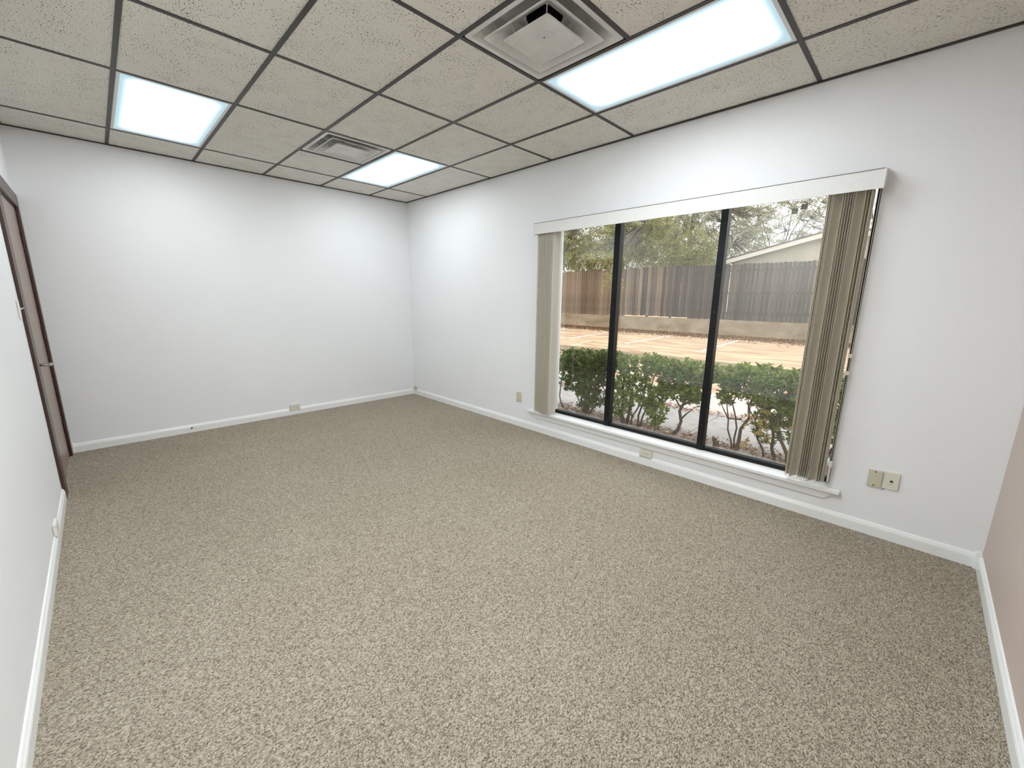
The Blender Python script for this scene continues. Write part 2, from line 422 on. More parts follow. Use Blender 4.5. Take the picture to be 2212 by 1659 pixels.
def ceiling_light(x0, x1, y0, y1, label, lens='lens'):
    cx, cy = (x0+x1)/2, (y0+y1)/2
    t = empty('ceiling_light', (cx, cy, H), label, 'ceiling light')
    f = MB(); a, b_, c_, d_ = x0+0.013, x1-0.013, y0+0.013, y1-0.013; w_ = 0.018
    for q in ((a, b_, c_, c_+w_), (a, b_, d_-w_, d_), (a, a+w_, c_+w_, d_-w_), (b_-w_, b_, c_+w_, d_-w_)):
        f.box(*q, H+0.0, H+0.010)
    f.build('lens_frame', 'troffer', t)
    hs = MB(); hs.box(a, b_, c_, d_, H+0.085, H+0.09)
    for q in ((a, b_, c_, c_+0.003), (a, b_, d_-0.003, d_), (a, a+0.003, c_, d_), (b_-0.003, b_, c_, d_)): hs.box(*q, H+0.012, H+0.085)
    hs.build('housing', 'troffer', t)
    B(a+w_-0.001, b_-w_+0.001, c_+w_-0.001, d_-w_+0.001, H+0.004, H+0.009).build('lens', lens, t)
    return t
ceiling_light(U[1], U[2], -V[2], -V[1], 'lit rectangular ceiling light beside the far air vent')
ceiling_light(U[1], U[2], -V[5], -V[4], 'lit rectangular ceiling light above the left end of the far wall')
ceiling_light(U[4], U[5], -V[2], -V[1], 'largest lit ceiling light, nearest the window wall')
ceiling_light(U[4], U[5], -V[5], -V[4], 'lit rectangular ceiling light overhead, beside the door wall', 'lens_bright')

def sq(h, z, r=0.0, n=1):
    return [(-h, -h, z), (h, -h, z), (h, h, z), (-h, h, z)]
def air_diffuser(cx, cy, label):
    t = empty('air_vent', (cx, cy, H), label, 'air vent')
    hh = 0.287
    def rings(lst, name, thick_back=True, mat='diffuser', cap=False):
        mb = MB(); n = len(lst)
        for i, (h_, z) in enumerate(lst):
            k = 6; c_ = 0.012 if h_ > 0.05 else 0.004
            pts = []
            for sx, sy, a0 in ((1, 1, 0), (-1, 1, 90), (-1, -1, 180), (1, -1, 270)):
                for q in range(4):
                    a = R(a0+q*30); pts.append((cx+sx*(h_-c_)+c_*math.cos(a), cy+sy*(h_-c_)+c_*math.sin(a), H+z))
            mb.v += pts
        for i in range(n-1):
            for k in range(16): mb.f.append((i*16+k, i*16+(k+1) % 16, (i+1)*16+(k+1) % 16, (i+1)*16+k))
        if cap: mb.f.append(tuple((n-1)*16+k for k in range(16)))
        return mb.build(name, mat, t)
    rings([(hh, 0.004), (hh, 0.0), (0.262, -0.001), (0.255, 0.006), (0.235, 0.03), (0.185, 0.072), (0.165, 0.085), (0.165, 0.088), (0.20, 0.075), (hh, 0.010), (hh, 0.004)], 'outer_frame')
    rings([(0.218, -0.010), (0.213, -0.011), (0.205, -0.006), (0.17, 0.018), (0.135, 0.045), (0.098, 0.066), (0.098, 0.070), (0.137, 0.048), (0.172, 0.021), (0.212, -0.003), (0.218, -0.007), (0.218, -0.010)], 'middle_cone')
    rings([(0.012, 0.006), (0.05, 0.002), (0.10, -0.004), (0.128, -0.010), (0.143, -0.018), (0.147, -0.017), (0.146, -0.012), (0.128, -0.004), (0.09, 0.008), (0.03, 0.012)], 'centre_plate', cap=True)
    mb = MB(); mb.cyl((cx, cy, H+0.004), (cx, cy, H+0.0005), 0.052, 0.050, 32); mb.build('hub', 'diffuser', t)
    mb = MB(); mb.cyl((cx, cy, H+0.0005), (cx, cy, H-0.0010), 0.0045, 0.004, 12); mb.build('screw', 'slot', t)
    mb = MB(); mb.cyl((cx, cy, H+0.088), (cx, cy, H+0.19), 0.092, 0.092, 28, False)
    mb.cyl((cx, cy, H+0.188), (cx, cy, H+0.19), 0.092, 0.092, 28)
    mb.build('duct_collar', 'void', t)
    # backing so nothing shows around the round collar
    mb = MB(); n = 28; ring = [(cx+0.092*math.cos(2*math.pi*i/n), cy+0.092*math.sin(2*math.pi*i/n), H+0.088) for i in range(n)]
    o_ = []
    for i in range(n):
        a = 2*math.pi*i/n; s_ = 0.27/max(abs(math.cos(a)), abs(math.sin(a))); o_.append((cx+s_*math.cos(a), cy+s_*math.sin(a), H+0.088))
    mb.add(ring+o_, [(i, (i+1) % n, n+(i+1) % n, n+i) for i in range(n)]); mb.build('back_pan', 'diffuser', t)
    for sx, sy in ((1, 1), (-1, 1), (-1, -1), (1, -1)):
        MB().cyl((cx+sx*0.10, cy+sy*0.10, H-0.002), (cx+sx*0.115, cy+sy*0.115, H+0.06), 0.003, 0.003, 6).build('strut', 'diffuser', t)
        MB().cyl((cx+sx*0.165, cy+sy*0.165, H+0.018), (cx+sx*0.185, cy+sy*0.185, H+0.07), 0.003, 0.003, 6).build('strut', 'diffuser', t)
    return t
air_diffuser((3.465+4.071)/2, -(V[2]+V[3])/2, 'larger square ceiling air vent beside the biggest light')
air_diffuser((1.122+1.747)/2, -(V[2]+V[3])/2, 'far square ceiling air vent beside the middle light')

# ------------------------------------------------------------------ window
win = struct(empty('window_1', (WX0, 0.1, 0.238)), 'three-pane black-framed fixed window with white stool')
FY0, FY1 = 0.085, 0.135
M1, M2 = (3.293, 3.350), (4.176, 4.226)
fz0, fz1 = 0.238, WZ1
B(WX0, WX1, FY0, FY1, fz0, fz0+0.030).build('bottom_rail', 'black', win)
B(WX0, WX1, FY0, FY1, fz1-0.03, fz1).build('top_rail', 'black', win)
B(WX0, WX0+0.006, FY0, FY1, fz0+0.03, fz1-0.03).build('jamb', 'trim', win)
mb = B(WX1-0.022, WX1, FY0-0.02, FY1, fz0+0.03, fz1-0.03); mb.build('jamb', 'black', win)
B(WX1-0.012, WX1-0.004, FY0-0.05, FY0-0.02, fz0+0.03, fz1-0.03).build('side_track', 'seal', win)
for k, (a, b_) in enumerate((M1, M2)):
    B(a, b_, FY0-0.012, FY1, fz0, fz1-0.03).build('mullion', 'black', win, bevel=0.002)
    for z in (0.45, 0.95, 1.35, 1.62):
        MB().cyl(((a+b_)/2, FY0-0.0115, z), ((a+b_)/2, FY0-0.0145, z), 0.004, 0.0035, 8).build('screw', 'seal', win)
for a, b_ in ((WX0+0.006, M1[0]), (M1[1], M2[0]), (M2[1], WX1-0.022)):
    B(a, b_, 0.106, 0.112, fz0+0.03, fz1-0.03).build('glass_pane', 'glass', win)
st = MB(); st.box(2.385, 5.128, -0.048, -0.0005, 0.213, 0.238); st.box(WX0, WX1, -0.0005, FY0, 0.213, 0.238)
st.build('window_stool', 'trim', win, bevel=0.004)
ap = [(0, 0.2125), (0.034, 0.2125), (0.034, 0.204), (0.028, 0.201), (0.027, 0.190), (0.022, 0.187), (0.021, 0.176), (0.017, 0.173), (0.015, 0.158), (0.011, 0.152), (0, 0.150)]
def apf(p, a):
    t = (0.2125-p[1])/0.0625
    return ((2.415+0.045*t) if a == 0 else (5.10-0.055*t), -p[0], p[1])
MB().prism(ap, 0, 1, apf).build('apron', 'trim', win)

# ------------------------------------------------------------------ vertical blind
bl = empty('vertical_blind', (3.76, 0, 2.10), 'beige vertical blind drawn open to both window sides, under a white valance', 'blind')
VX0, VX1 = 2.500, 5.071
va = MB(); va.box(VX0, VX1, -0.115, -0.110, 2.053, 2.150)
va.box(VX0, VX1, -0.110, -0.092, 2.147, 2.150); va.box(VX0, VX1, -0.1165, -0.110, 2.050, 2.055)
va.build('valance', 'valance', bl)
B(VX0, VX1, -0.1165, -0.108, 2.150, 2.1535).build('valance_edge', 'seal', bl)
for x0, x1 in ((VX0-0.004, VX0), (VX1, VX1+0.006)):
    mb = MB(); mb.prism([(-0.1165, 2.05), (0.0, 2.055), (0.0, 2.170), (-0.1165, 2.152)], x0, x1, lambda p, a: (a, p[0], p[1]))
    mb.build('valance_end', 'valance', bl)
B(2.52, 5.06, -0.085, -0.045, 2.068, 2.11).build('headrail', 'whitep', bl)
for x in (2.7, 3.4, 4.1, 4.8): B(x-0.015, x+0.015, -0.09, -0.0005, 2.111, 2.116).build('bracket', 'whitep', bl)
def vane(x, ang, zb, yc=-0.058, w_=0.089):
    """ang = 0: edge towards the room; the cross-section is a shallow arc"""
    n = 6; Rr = 0.16; pts = []
    for i in range(n+1):
        s = (i/n-0.5)*w_; d = (Rr-math.sqrt(Rr*Rr-s*s)); pts.append((d, s))
    back = [(d+0.0013, s) for d, s in reversed(pts)]
    mb = MB(); mb.prism(pts+back, zb, 2.066, lambda p, a: (p[0], p[1], a))
    o = mb.build('vane', 'vane', bl)
    pw = bl.location
    o.location = Vector((x, yc, 0)) - Vector(pw); o.rotation_euler = (0, 0, ang)
    return o
zb = 0.262
for k in range(20): vane(2.558+0.0097*k+random.uniform(-.001, .001), R(-20+random.uniform(-7, 7)), zb-0.004+0.004*random.random(), -0.058+random.uniform(-.004, .004))
right = [(4.828, 0), (4.838, -2), (4.848, -3), (4.872, -24), (4.901, -4), (4.913, -4), (4.925, -4), (4.937, -4), (4.949, -4), (4.975, -26), (5.003, -4), (5.015, -4), (5.027, -2)]
for x, a in right: vane(x, R(a-2), zb+0.012+0.004*random.random())
# spacer chain at the foot of the right-hand vanes
mb = MB()
for k in range(26):
    x = 4.83+k*0.008; mb.cyl((x, -0.090, 0.2735+0.002*math.sin(k*1.7)), (x+0.004, -0.090, 0.2735+0.002*math.sin(k*1.7)), 0.0022, 0.0022, 6)
mb.build('spacer_chain', 'whitep', bl)
# loop cord, clips and weight at the right end
cd = MB()
for dx in (0.0, 0.010):
    cd.tube([(5.050+dx, -0.050, 2.068), (5.053+dx, -0.048, 1.4), (5.055+dx*0.8, -0.047, 0.44)], 0.0013, 6)
cd.build('loop_cord', 'cord', bl)
for z in (1.114, 1.008): B(5.049, 5.069, -0.054, -0.042, z-0.014, z+0.010).build('cord_clip', 'cream', bl, bevel=0.002)
mb = B(5.050, 5.068, -0.056, -0.038, 0.385, 0.432); mb.build('cord_weight', 'whitep', bl, bevel=0.005)
B(5.053, 5.063, -0.051, -0.043, 0.285, 0.384).build('tensioner', 'whitep', bl, bevel=0.002)
# loose hanging tags under the valance
def hangtag(name, x, z, s, cord, mat='tag'):
    mb = B(x-s/2, x+s/2, -0.0605, -0.0585, z-s/2, z+s/2); mb.build(name, mat, bl)
    if cord: MB().tube(cord, 0.0012, 5).build('thread', 'cordgrey', bl)
hangtag('hanging_tag', 3.833, 1.988, 0.030, [(3.827, -0.06, 2.066), (3.836, -0.06, 2.03), (3.834, -0.06, 2.003)])
hangtag('hanging_tag', 4.663, 1.991, 0.034, [(4.620, -0.06, 2.066), (4.618, -0.06, 2.040), (4.630, -0.06, 2.014), (4.650, -0.06, 2.010), (4.680, -0.06, 2.016), (4.705, -0.06, 2.020)])
hangtag('hanging_tag', 4.711, 2.012, 0.034, None)
hangtag('hanging_tag', 2.997, 1.988, 0.024, [(2.997, -0.06, 2.066), (2.997, -0.06, 2.0)], 'cord')

# ------------------------------------------------------------------ door
door = struct(empty('door_1', (0.6, YL, 0)), 'brown wooden door with dark casing in the left wall')
CY = YL+0.017
cs = MB(); cs.box(0.016, DX0+0.004, YL+0.0005, CY, 0, 2.200); cs.build('side_casing', 'casing', door, bevel=0.002)
cs = MB(); cs.box(DX1-0.006, 1.221, YL+0.0005, CY, 0, 2.200); cs.build('side_casing', 'casing', door, bevel=0.002)
cs = MB(); cs.box(DX0+0.004, DX1-0.006, YL+0.0005, CY, 2.098, 2.200); cs.build('head_casing', 'casing', door, bevel=0.002)
jb = MB(); jb.box(DX0, DX0+0.018, YT, YL, 0, DZ); jb.box(DX1-0.018, DX1, YT, YL, 0, DZ); jb.box(DX0+0.018, DX1-0.018, YT, YL, DZ-0.018, DZ)
jb.build('jamb', 'casing', door)
pn = B(DX0+0.021, DX1-0.021, YL-0.042, YL-0.003, 0.012, DZ-0.021)
pn.build('door_panel', 'door', door, bevel=0.002)
B(DX0+0.02, DX1-0.02, YT, YL-0.05, -0.001, 0.001).build('threshold', 'casing', door)
for z in (0.28, 1.10, 1.86):
    hg = MB(); hg.cyl((DX0+0.019, YL+0.005, z-0.05), (DX0+0.019, YL+0.005, z+0.05), 0.0075, 0.0075, 12)
    hg.box(DX0+0.021, DX0+0.052, YL-0.003, YL-0.001, z-0.05, z+0.05)
    hg.build('hinge', 'brownmetal', door)
hx, hz = 0.985, 0.935
hd = MB(); hd.cyl((hx, YL-0.003, hz), (hx, YL+0.006, hz), 0.033, 0.031, 24); hd.cyl((hx, YL+0.006, hz), (hx, YL+0.058, hz), 0.011, 0.011, 16)
hn = hd.build('door_handle', 'chrome', door)
lv = MB(); lv.tube([(hx+0.012, YL+0.060, hz), (hx-0.02, YL+0.062, hz+0.001), (hx-0.07, YL+0.060, hz-0.003), (hx-0.112, YL+0.052, hz-0.008)], [0.010, 0.011, 0.009, 0.007], 12)
lv.build('lever', 'chrome', hn)
B(DX1-0.0195, DX1-0.006, YL+0.0, YL+0.0012, hz-0.05, hz+0.05).build('strike_plate', 'chrome', door)

# ------------------------------------------------------------------ wall plates and outlets
def place_plate(name, origin, axis, w_, h_, d_, mat, label, cat, kind, group=None):
    """local frame: X along wall, Y out of the wall (towards the room), Z up; axis: 'right' wall (room at -y), 'back' (+x), 'left' (+y)"""
    t = empty(name, origin, label, cat, group)
    def tf(p):
        x, y, z = p
        if axis == 'right': return (origin[0]+x, origin[1]-y, origin[2]+z)
        if axis == 'back': return (origin[0]+y, origin[1]+x, origin[2]+z)
        return (origin[0]-x, origin[1]+y, origin[2]+z)
    def bb(x0, x1, y0, y1, z0, z1, nm, mt, bev=0.0):
        mb = B(x0, x1, y0, y1, z0, z1); mb.v = [tf(p) for p in mb.v]; return mb.build(nm, mt, t, bevel=bev)
    def cy(x, z, y0, y1, r, nm, mt, n=16):
        mb = MB(); mb.cyl(tf((x, y0, z)), tf((x, y1, z)), r, r, n); return mb.build(nm, mt, t)
    bb(-w_/2, w_/2, 0, d_, -h_/2, h_/2, 'plate', mat, 0.0022)
    if kind == 'duplex_h':
        for s in (-1, 1):
            bb(s*0.019-0.014, s*0.019+0.014, d_, d_+0.002, -0.0165, 0.0165, 'receptacle', mat, 0.0008)
            for zz in (-0.006, 0.006): bb(s*0.019-0.0055, s*0.019+0.0025, d_+0.002, d_+0.0024, zz-0.0013, zz+0.0013, 'slot', 'slot')
            cy(s*0.019+0.008, 0, d_+0.002, d_+0.0024, 0.0024, 'slot', 'slot', 8)
        cy(0, 0, d_, d_+0.0015, 0.003, 'screw', 'chrome', 10)
    if kind == 'blank_v':
        for s in (-1, 1): cy(0, s*(h_/2-0.010), d_, d_+0.0006, 0.0042, 'screw', 'slot', 12)
    if kind == 'phone':
        bb(-0.007, 0.007, d_, d_+0.001, -0.008, 0.004, 'jack', 'slot')
        bb(-0.0075, 0.0075, d_, d_+0.0008, -0.021, -0.0195, 'jack_label', 'slot')
        for s in (-1, 1): cy(0, s*(h_/2-0.012), d_, d_+0.001, 0.003, 'screw', 'almond', 10)
    if kind == 'small':
        cy(0, 0, d_, d_+0.001, 0.003, 'screw', 'slot', 10)
    if kind == 'toggle':
        bb(-0.006, 0.006, d_, d_+0.003, -0.012, 0.012, 'switch_collar', mat)
        mb = MB(); mb.prism([(d_, -0.004), (d_+0.018, 0.006), (d_+0.018, 0.011), (d_, 0.006)], -0.004, 0.004, lambda p, a: tf((a, p[0], p[1]))); mb.build('toggle', mat, t)
        for s in (-1, 1): cy(0, s*0.042, d_, d_+0.001, 0.003, 'screw', mat, 10)
    return t, bb, cy, tf
place_plate('power_outlet', (3.788, -0.001, 0.110), 'right', 0.112, 0.064, 0.018, 'almond', 'horizontal beige power outlet under the window stool', 'outlet', 'duplex_h')
place_plate('blank_plate', (5.277, -0.001, 0.373), 'right', 0.066, 0.106, 0.016, 'beige', 'beige blank wall plate right of the window, left of its pair', 'wall plate', 'blank_v')
pt, bb, cy, tf = place_plate('phone_plate', (5.354, -0.001, 0.379), 'right', 0.066, 0.108, 0.013, 'almond', 'paler wall plate with a phone jack beside the beige blank plate', 'wall plate', 'phone')
mb = MB(); mb.tube([tf((-0.026, 0.004, -0.054)), tf((-0.030, 0.006, -0.062)), tf((-0.036, 0.006, -0.068))], 0.0022, 6); mb.build('cable_end', 'cordgrey', pt)
place_plate('wall_plate', (2.223, -0.001, 0.342), 'right', 0.073, 0.112, 0.007, 'beige', 'small beige upright plate left of the window', 'wall plate', 'blank_small')
place_plate('corner_plate', (0.068, -0.001, 0.093), 'right', 0.080, 0.060, 0.020, 'beige', 'small beige plate on the baseboard in the far corner', 'wall plate', 'none')
place_plate('power_outlet', (0.001, -1.690, 0.093), 'back', 0.114, 0.070, 0.020, 'almond', 'horizontal beige outlet on the far wall baseboard', 'outlet', 'duplex_h')
place_plate('power_outlet', (1.985, YL+0.001, 0.112), 'left', 0.112, 0.068, 0.016, 'whitep', 'white outlet on the left baseboard near the door', 'outlet', 'duplex_h')
place_plate('light_switch', (1.325, YL+0.001, 1.330), 'left', 0.070, 0.114, 0.006, 'whitep', 'white toggle light switch beside the door casing', 'light switch', 'toggle')
ds = empty('door_stop', (0.0145, -2.712, 0.046), 'small metal door stop on the far baseboard', 'door stop')
MB().cyl((0.0145, -2.712, 0.046), (0.018, -2.712, 0.046), 0.010, 0.009, 14).build('stop_base', 'slot', ds)
MB().cyl((0.018, -2.712, 0.046), (0.060, -2.712, 0.044), 0.0045, 0.004, 10).build('rod', 'chrome', ds)
MB().cyl((0.060, -2.712, 0.044), (0.072, -2.712, 0.0435), 0.007, 0.006, 12).build('rubber_tip', 'whitep', ds)

# ------------------------------------------------------------------ outdoors
GZ = -0.12
struct(B(-60, 40, 8.0, 60, GZ-0.3, GZ).build('parking_lot', 'lot'), 'peach concrete parking lot with white stall lines')
lot = bpy.data.objects['parking_lot']
def stripe(p0, p1, w_, mat='stripe'):
    p0, p1 = Vector((*p0, 0)), Vector((*p1, 0)); d = (p1-p0).normalized(); n = Vector((-d.y, d.x, 0))*w_/2
    vs = [p0+n, p0-n, p1-n, p1+n]
    mb = MB(); mb.add([(v.x, v.y, GZ) for v in vs]+[(v.x, v.y, GZ+0.004) for v in vs], [(0,3,2,1),(4,5,6,7),(0,1,5,4),(1,2,6,5),(2,3,7,6),(3,0,4,7)])
    return mb.build('painted_line', mat, lot)
stripe((-8.0, 11.8), (-8.7, 16.6), 0.11); stripe((-4.70, 10.0), (-5.72, 15.6), 0.11)
stripe((-2.19, 10.0), (-2.78, 16.4), 0.11); stripe((0.52, 9.8), (0.14, 15.0), 0.11); stripe((3.3, 9.8), (3.0, 15.0), 0.11)
stripe((-12, 10.0), (0.9, 10.08), 0.10, 'stripe_tan'); stripe((-9, 12.4), (-5.1, 12.4), 0.10, 'stripe_tan')
stripe((-3.1, 8.1), (-3.6, 10.0), 0.12, 'stripe_tan'); stripe((-12, 8.9), (-3.3, 8.9), 0.10, 'stripe_tan'); stripe((0.9, 10.1), (8, 10.1), 0.05, 'stripe_tan')
struct(B(-60, 40, 6.2, 8.0, GZ-0.3, GZ+0.01).build('grass_strip', 'grass'), 'dry grass strip between path and parking lot')
struct(B(-60, 40, 4.0, 6.2, GZ-0.3, GZ).build('driveway', 'lot'), 'peach concrete drive beyond the hedge')
struct(B(-60, 40, 2.65, 4.0, GZ-0.3, GZ).build('outer_path', 'walk2'), 'pale concrete path beyond the hedge')
sw = MB()
for k in range(-14, 20):
    pass
swr = struct(B(-60, 40, 1.50, 2.65, GZ-0.3, GZ-0.01).build('sidewalk', 'walk'), 'grey concrete sidewalk slabs behind the hedge')
for k in range(-6, 7):
    x0 = 0.55+k*1.5
    B(x0+0.006, x0+1.494, 1.506, 2.64, GZ-0.011, GZ+0.001+0.002*random.random()).build('paving_slab', 'walk', swr)
struct(B(-60, 40, T, 1.50, GZ-0.3, GZ).build('planting_bed', 'soil'), 'mulched bed below the window')

def leaf_mesh_arrays(P, D, N, L, W, fold=0.25):
    """P base points, D directions, N normals (arrays nx3), L lengths, W widths -> verts, faces: 6-vertex folded leaf"""
    S = np.cross(D, N); S /= np.linalg.norm(S, axis=1, keepdims=True)+1e-9
    N2 = np.cross(S, D)
    L = L[:, None]; W = W[:, None]
    a = P; b = P+D*L*0.35+S*W*0.5+N2*W*fold; c = P+D*L*0.75+S*W*0.36+N2*W*fold*0.7; d = P+D*L-N2*L*0.06
    e = P+D*L*0.75-S*W*0.36+N2*W*fold*0.7; f = P+D*L*0.35-S*W*0.5+N2*W*fold
    V_ = np.stack([a, b, c, d, e, f], 1).reshape(-1, 3)
    n = len(P); base = np.arange(n)[:, None]*6
    F = np.concatenate([base+np.array([[0, 1, 2, 3]]), base+np.array([[0, 3, 4, 5]])], 1).reshape(-1, 4)
    return V_, F
def fast_mesh(name, V_, F):
    me = bpy.data.meshes.new(name); nv = len(V_); nf = len(F); k = F.shape[1]
    me.vertices.add(nv); me.vertices.foreach_set('co', V_.astype(np.float32).ravel())
    me.loops.add(nf*k); me.loops.foreach_set('vertex_index', F.astype(np.int32).ravel())
    me.polygons.add(nf); me.polygons.foreach_set('loop_start', np.arange(0, nf*k, k, dtype=np.int32))
    me.update(calc_edges=True); me.validate(); return me
def unit(a): return a/(np.linalg.norm(a, axis=1, keepdims=True)+1e-9)

# one leaf mesh shared by the leaves that are objects of their own
Vl, Fl = leaf_mesh_arrays(np.zeros((1, 3)), np.array([[1., 0, 0]]), np.array([[0, 0, 1.]]), np.array([1.0]), np.array([0.52]))
LEAF = {}
for mt in ('leaf', 'leafdark', 'leafyellow'):
    me = fast_mesh('leaf', Vl, Fl); me.materials.append(MT[mt]); LEAF[mt] = me

def shrub(name, base_x, base_y, stems, blobs, label, nleaf=60, mat='leaf', leafL=0.048, yellow=None, dens=1.0, group=None, twigs=True):
    t = empty(name, (base_x, base_y, GZ), label, 'shrub', group)
    wd = MB()
    for s in stems:
        pts = [(x, y, z) for x, y, z, r in s]; wd.tube(pts, [r for *_, r in s], 7)
    tips = []; nodes = [Vector(p[:3]) for s in stems for p in s[1:]]
    for (cx, cy, cz, rx, ry, rz, n) in blobs:
        for _ in range(int(n*dens)):
            while True:
                q = np.array([random.uniform(-1, 1) for _ in range(3)])
                if np.abs(q[0])**3+np.abs(q[1])**3+np.abs(q[2])**3 < 1: break
            tips.append((cx+q[0]*rx, cy+q[1]*ry, cz+q[2]*rz))
    Ps, Ds, Ns, Ls, Ws = [], [], [], [], []
    for tp in tips:
        tv = Vector(tp); nd = min(nodes, key=lambda a: (a-tv).length + max(0, a.z-tv.z)*1.5)
        if twigs and random.random() < 0.55:
            mid = (nd+tv)/2 + Vector((random.uniform(-.03, .03), random.uniform(-.03, .03), 0.02))
            wd.tube([nd, mid, tv], [0.0035, 0.0025, 0.0012], 4)
        ax = (tv-nd); ax = (ax.normalized() if ax.length > 1e-4 else Vector((0, 0, 1))) + Vector((0, 0, 0.9)); ax.normalize()
        k = random.randint(5, 9)
        for i in range(k):
            a = 2*math.pi*(i*0.382+random.random()*0.15); o_ = ax.orthogonal().normalized(); o2 = ax.cross(o_)
            sp = random.uniform(0.5, 1.5)
            d = (ax*0.75 + (o_*math.cos(a)+o2*math.sin(a))*sp).normalized()
            Ps.append(tuple(tv - ax*random.uniform(-0.01, 0.05))); Ds.append(tuple(d)); nn = (ax - d*ax.dot(d)*0.9 + Vector((random.uniform(-.3, .3), random.uniform(-.3, .3), random.uniform(-.2, .3)))); Ns.append(tuple(nn))
            l = leafL*random.uniform(0.65, 1.25); Ls.append(l); Ws.append(l*random.uniform(0.42, 0.58))
    wd.build('stems', 'bark', t)
    P, D, N, L, W = map(np.array, (Ps, Ds, Ns, Ls, Ws)); D = unit(D); N = unit(N)
    order = np.argsort(P[:, 1] - 0.35*P[:, 2] - L*4 + 0.25*rng.random(len(P)))       # nearest and largest first
    ind = order[:nleaf]; rest = order[nleaf:]
    for i in ind:
        o = bpy.data.objects.new('leaf', LEAF[mat]); COL.objects.link(o); o.parent = t
        d = Vector(D[i]); s = d.cross(Vector(N[i])).normalized(); n2 = s.cross(d)
        mm = Matrix(((d.x, -s.x, n2.x), (d.y, -s.y, n2.y), (d.z, -s.z, n2.z)))
        o.rotation_euler = mm.to_euler(); o.location = Vector(P[i]) - t.location; o.scale = (L[i],)*3
    V_, F = leaf_mesh_arrays(P[rest], D[rest], N[rest], L[rest], W[rest])
    V_ -= np.array(t.location)
    me = fast_mesh('foliage', V_, F); me.materials.append(MT[mat]); o = bpy.data.objects.new('foliage', me); COL.objects.link(o); o.parent = t
    o['kind'] = 'stuff'
    if yellow:
        for (cx, cy, cz, r, n) in yellow:
            for _ in range(n):
                o = bpy.data.objects.new('yellow_leaf', LEAF['leafyellow']); COL.objects.link(o); o.parent = t
                o['label'] = 'yellowed leaf'
                o.location = Vector((cx+random.uniform(-r, r), cy+random.uniform(-r, r)*0.6, cz+random.uniform(-r, r)*0.8)) - t.location
                o.rotation_euler = (random.uniform(-1.5, 1.5), random.uniform(-0.5, 1.5), random.uniform(0, 6.28)); o.scale = (random.uniform(0.045, 0.07),)*3
    return t
Y0 = 1.36
G = GZ-0.02
def wig(x0, y0, x1, y1, z1, r0, r1, n=5, w_=0.025):
    out = []
    for i in range(n+1):
        t = i/n; k = 0 if i in (0,) else 1
        out.append((x0+(x1-x0)*t+k*random.uniform(-w_, w_), y0+(y1-y0)*t+k*random.uniform(-w_, w_), G+(z1-G)*t, r0+(r1-r0)*t))
    return out
shrub('hedge_shrub', 1.80, Y0, [[(1.84, Y0, G, .012), (1.77, Y0, -.06, .011), (1.74, Y0, .05, .010), (1.755, Y0, .22, .009), (1.77, Y0+.02, .42, .007), (1.74, Y0, .55, .004)]],
      [(1.70, Y0, .47, .10, .16, .14, 45), (1.52, Y0+.1, .50, .2, .2, .2, 50)], 'thin bent-stemmed shrub at the left edge of the window', 40, 'leaf', 0.042)
shrub('hedge_shrub', 2.24, Y0, [wig(2.22, Y0, 2.20, Y0, .5, .020, .008), wig(2.24, Y0, 2.36, Y0+.1, .55, .02, .007), wig(2.20, Y0, 2.0, Y0, .42, .012, .006), wig(2.25, Y0, 2.5, Y0-.1, .5, .014, .006),
       wig(2.16, Y0+.03, 1.92, Y0+.05, .30, .010, .005)],
      [(2.22, Y0, .60, .42, .27, .15, 270), (2.20, Y0, .34, .36, .22, .17, 170), (2.28, Y0, .10, .22, .16, .12, 60), (2.52, Y0, .70, .16, .2, .09, 55), (1.98, Y0, .68, .14, .2, .07, 35)],
      'dense dark green shrub left of the first window mullion', 110, 'leafdark', 0.050, dens=1.5)
shrub('hedge_shrub', 2.93, Y0, [wig(2.80, Y0, 2.72, Y0, .62, .020, .007), wig(2.84, Y0, 2.90, Y0, .55, .022, .008), wig(3.00, Y0, 3.02, Y0+.1, .62, .014, .006), wig(3.02, Y0, 3.20, Y0, .65, .013, .005),
       wig(2.90, Y0, 3.10, Y0-.08, .5, .012, .005), wig(3.24, Y0-.05, 3.22, Y0-.05, .3, .009, .005), wig(3.27, Y0-.02, 3.30, Y0, .35, .009, .004), wig(2.78, Y0, 2.62, Y0, .45, .012, .006)],
      [(2.74, Y0, .66, .16, .2, .11, 75), (3.13, Y0, .70, .13, .18, .10, 65), (2.93, Y0, .52, .22, .2, .10, 50), (2.85, Y0, .30, .32, .22, .18, 120), (3.24, Y0-.08, .22, .13, .12, .26, 110), (2.75, Y0, .08, .2, .16, .12, 45)],
      'open leafy shrub with many stems right of the first mullion', 110, 'leaf', 0.047, dens=1.25)
shrub('hedge_shrub', 3.47, Y0, [[(3.42, Y0, G, .024), (3.50, Y0, -.05, .020), (3.53, Y0, .06, .018), (3.50, Y0, .18, .017), (3.55, Y0, .30, .014), (3.50, Y0, .44, .010), (3.46, Y0, .6, .006)],
       [(3.52, Y0, .08, .012), (3.58, Y0, .16, .009), (3.63, Y0-.02, .21, .005)], [(3.51, Y0, .24, .012), (3.64, Y0, .33, .010), (3.70, Y0, .48, .006)], [(3.52, Y0, .2, .010), (3.38, Y0, .4, .007), (3.32, Y0, .55, .005)]],
      [(3.52, Y0, .66, .36, .24, .11, 210), (3.50, Y0, .45, .28, .2, .12, 120), (3.62, Y0, .36, .14, .14, .08, 35), (3.82, Y0, .66, .14, .2, .08, 60)],
      'single-trunked shrub with a rounded crown left of the second mullion', 100, 'leaf', 0.047, dens=1.3)
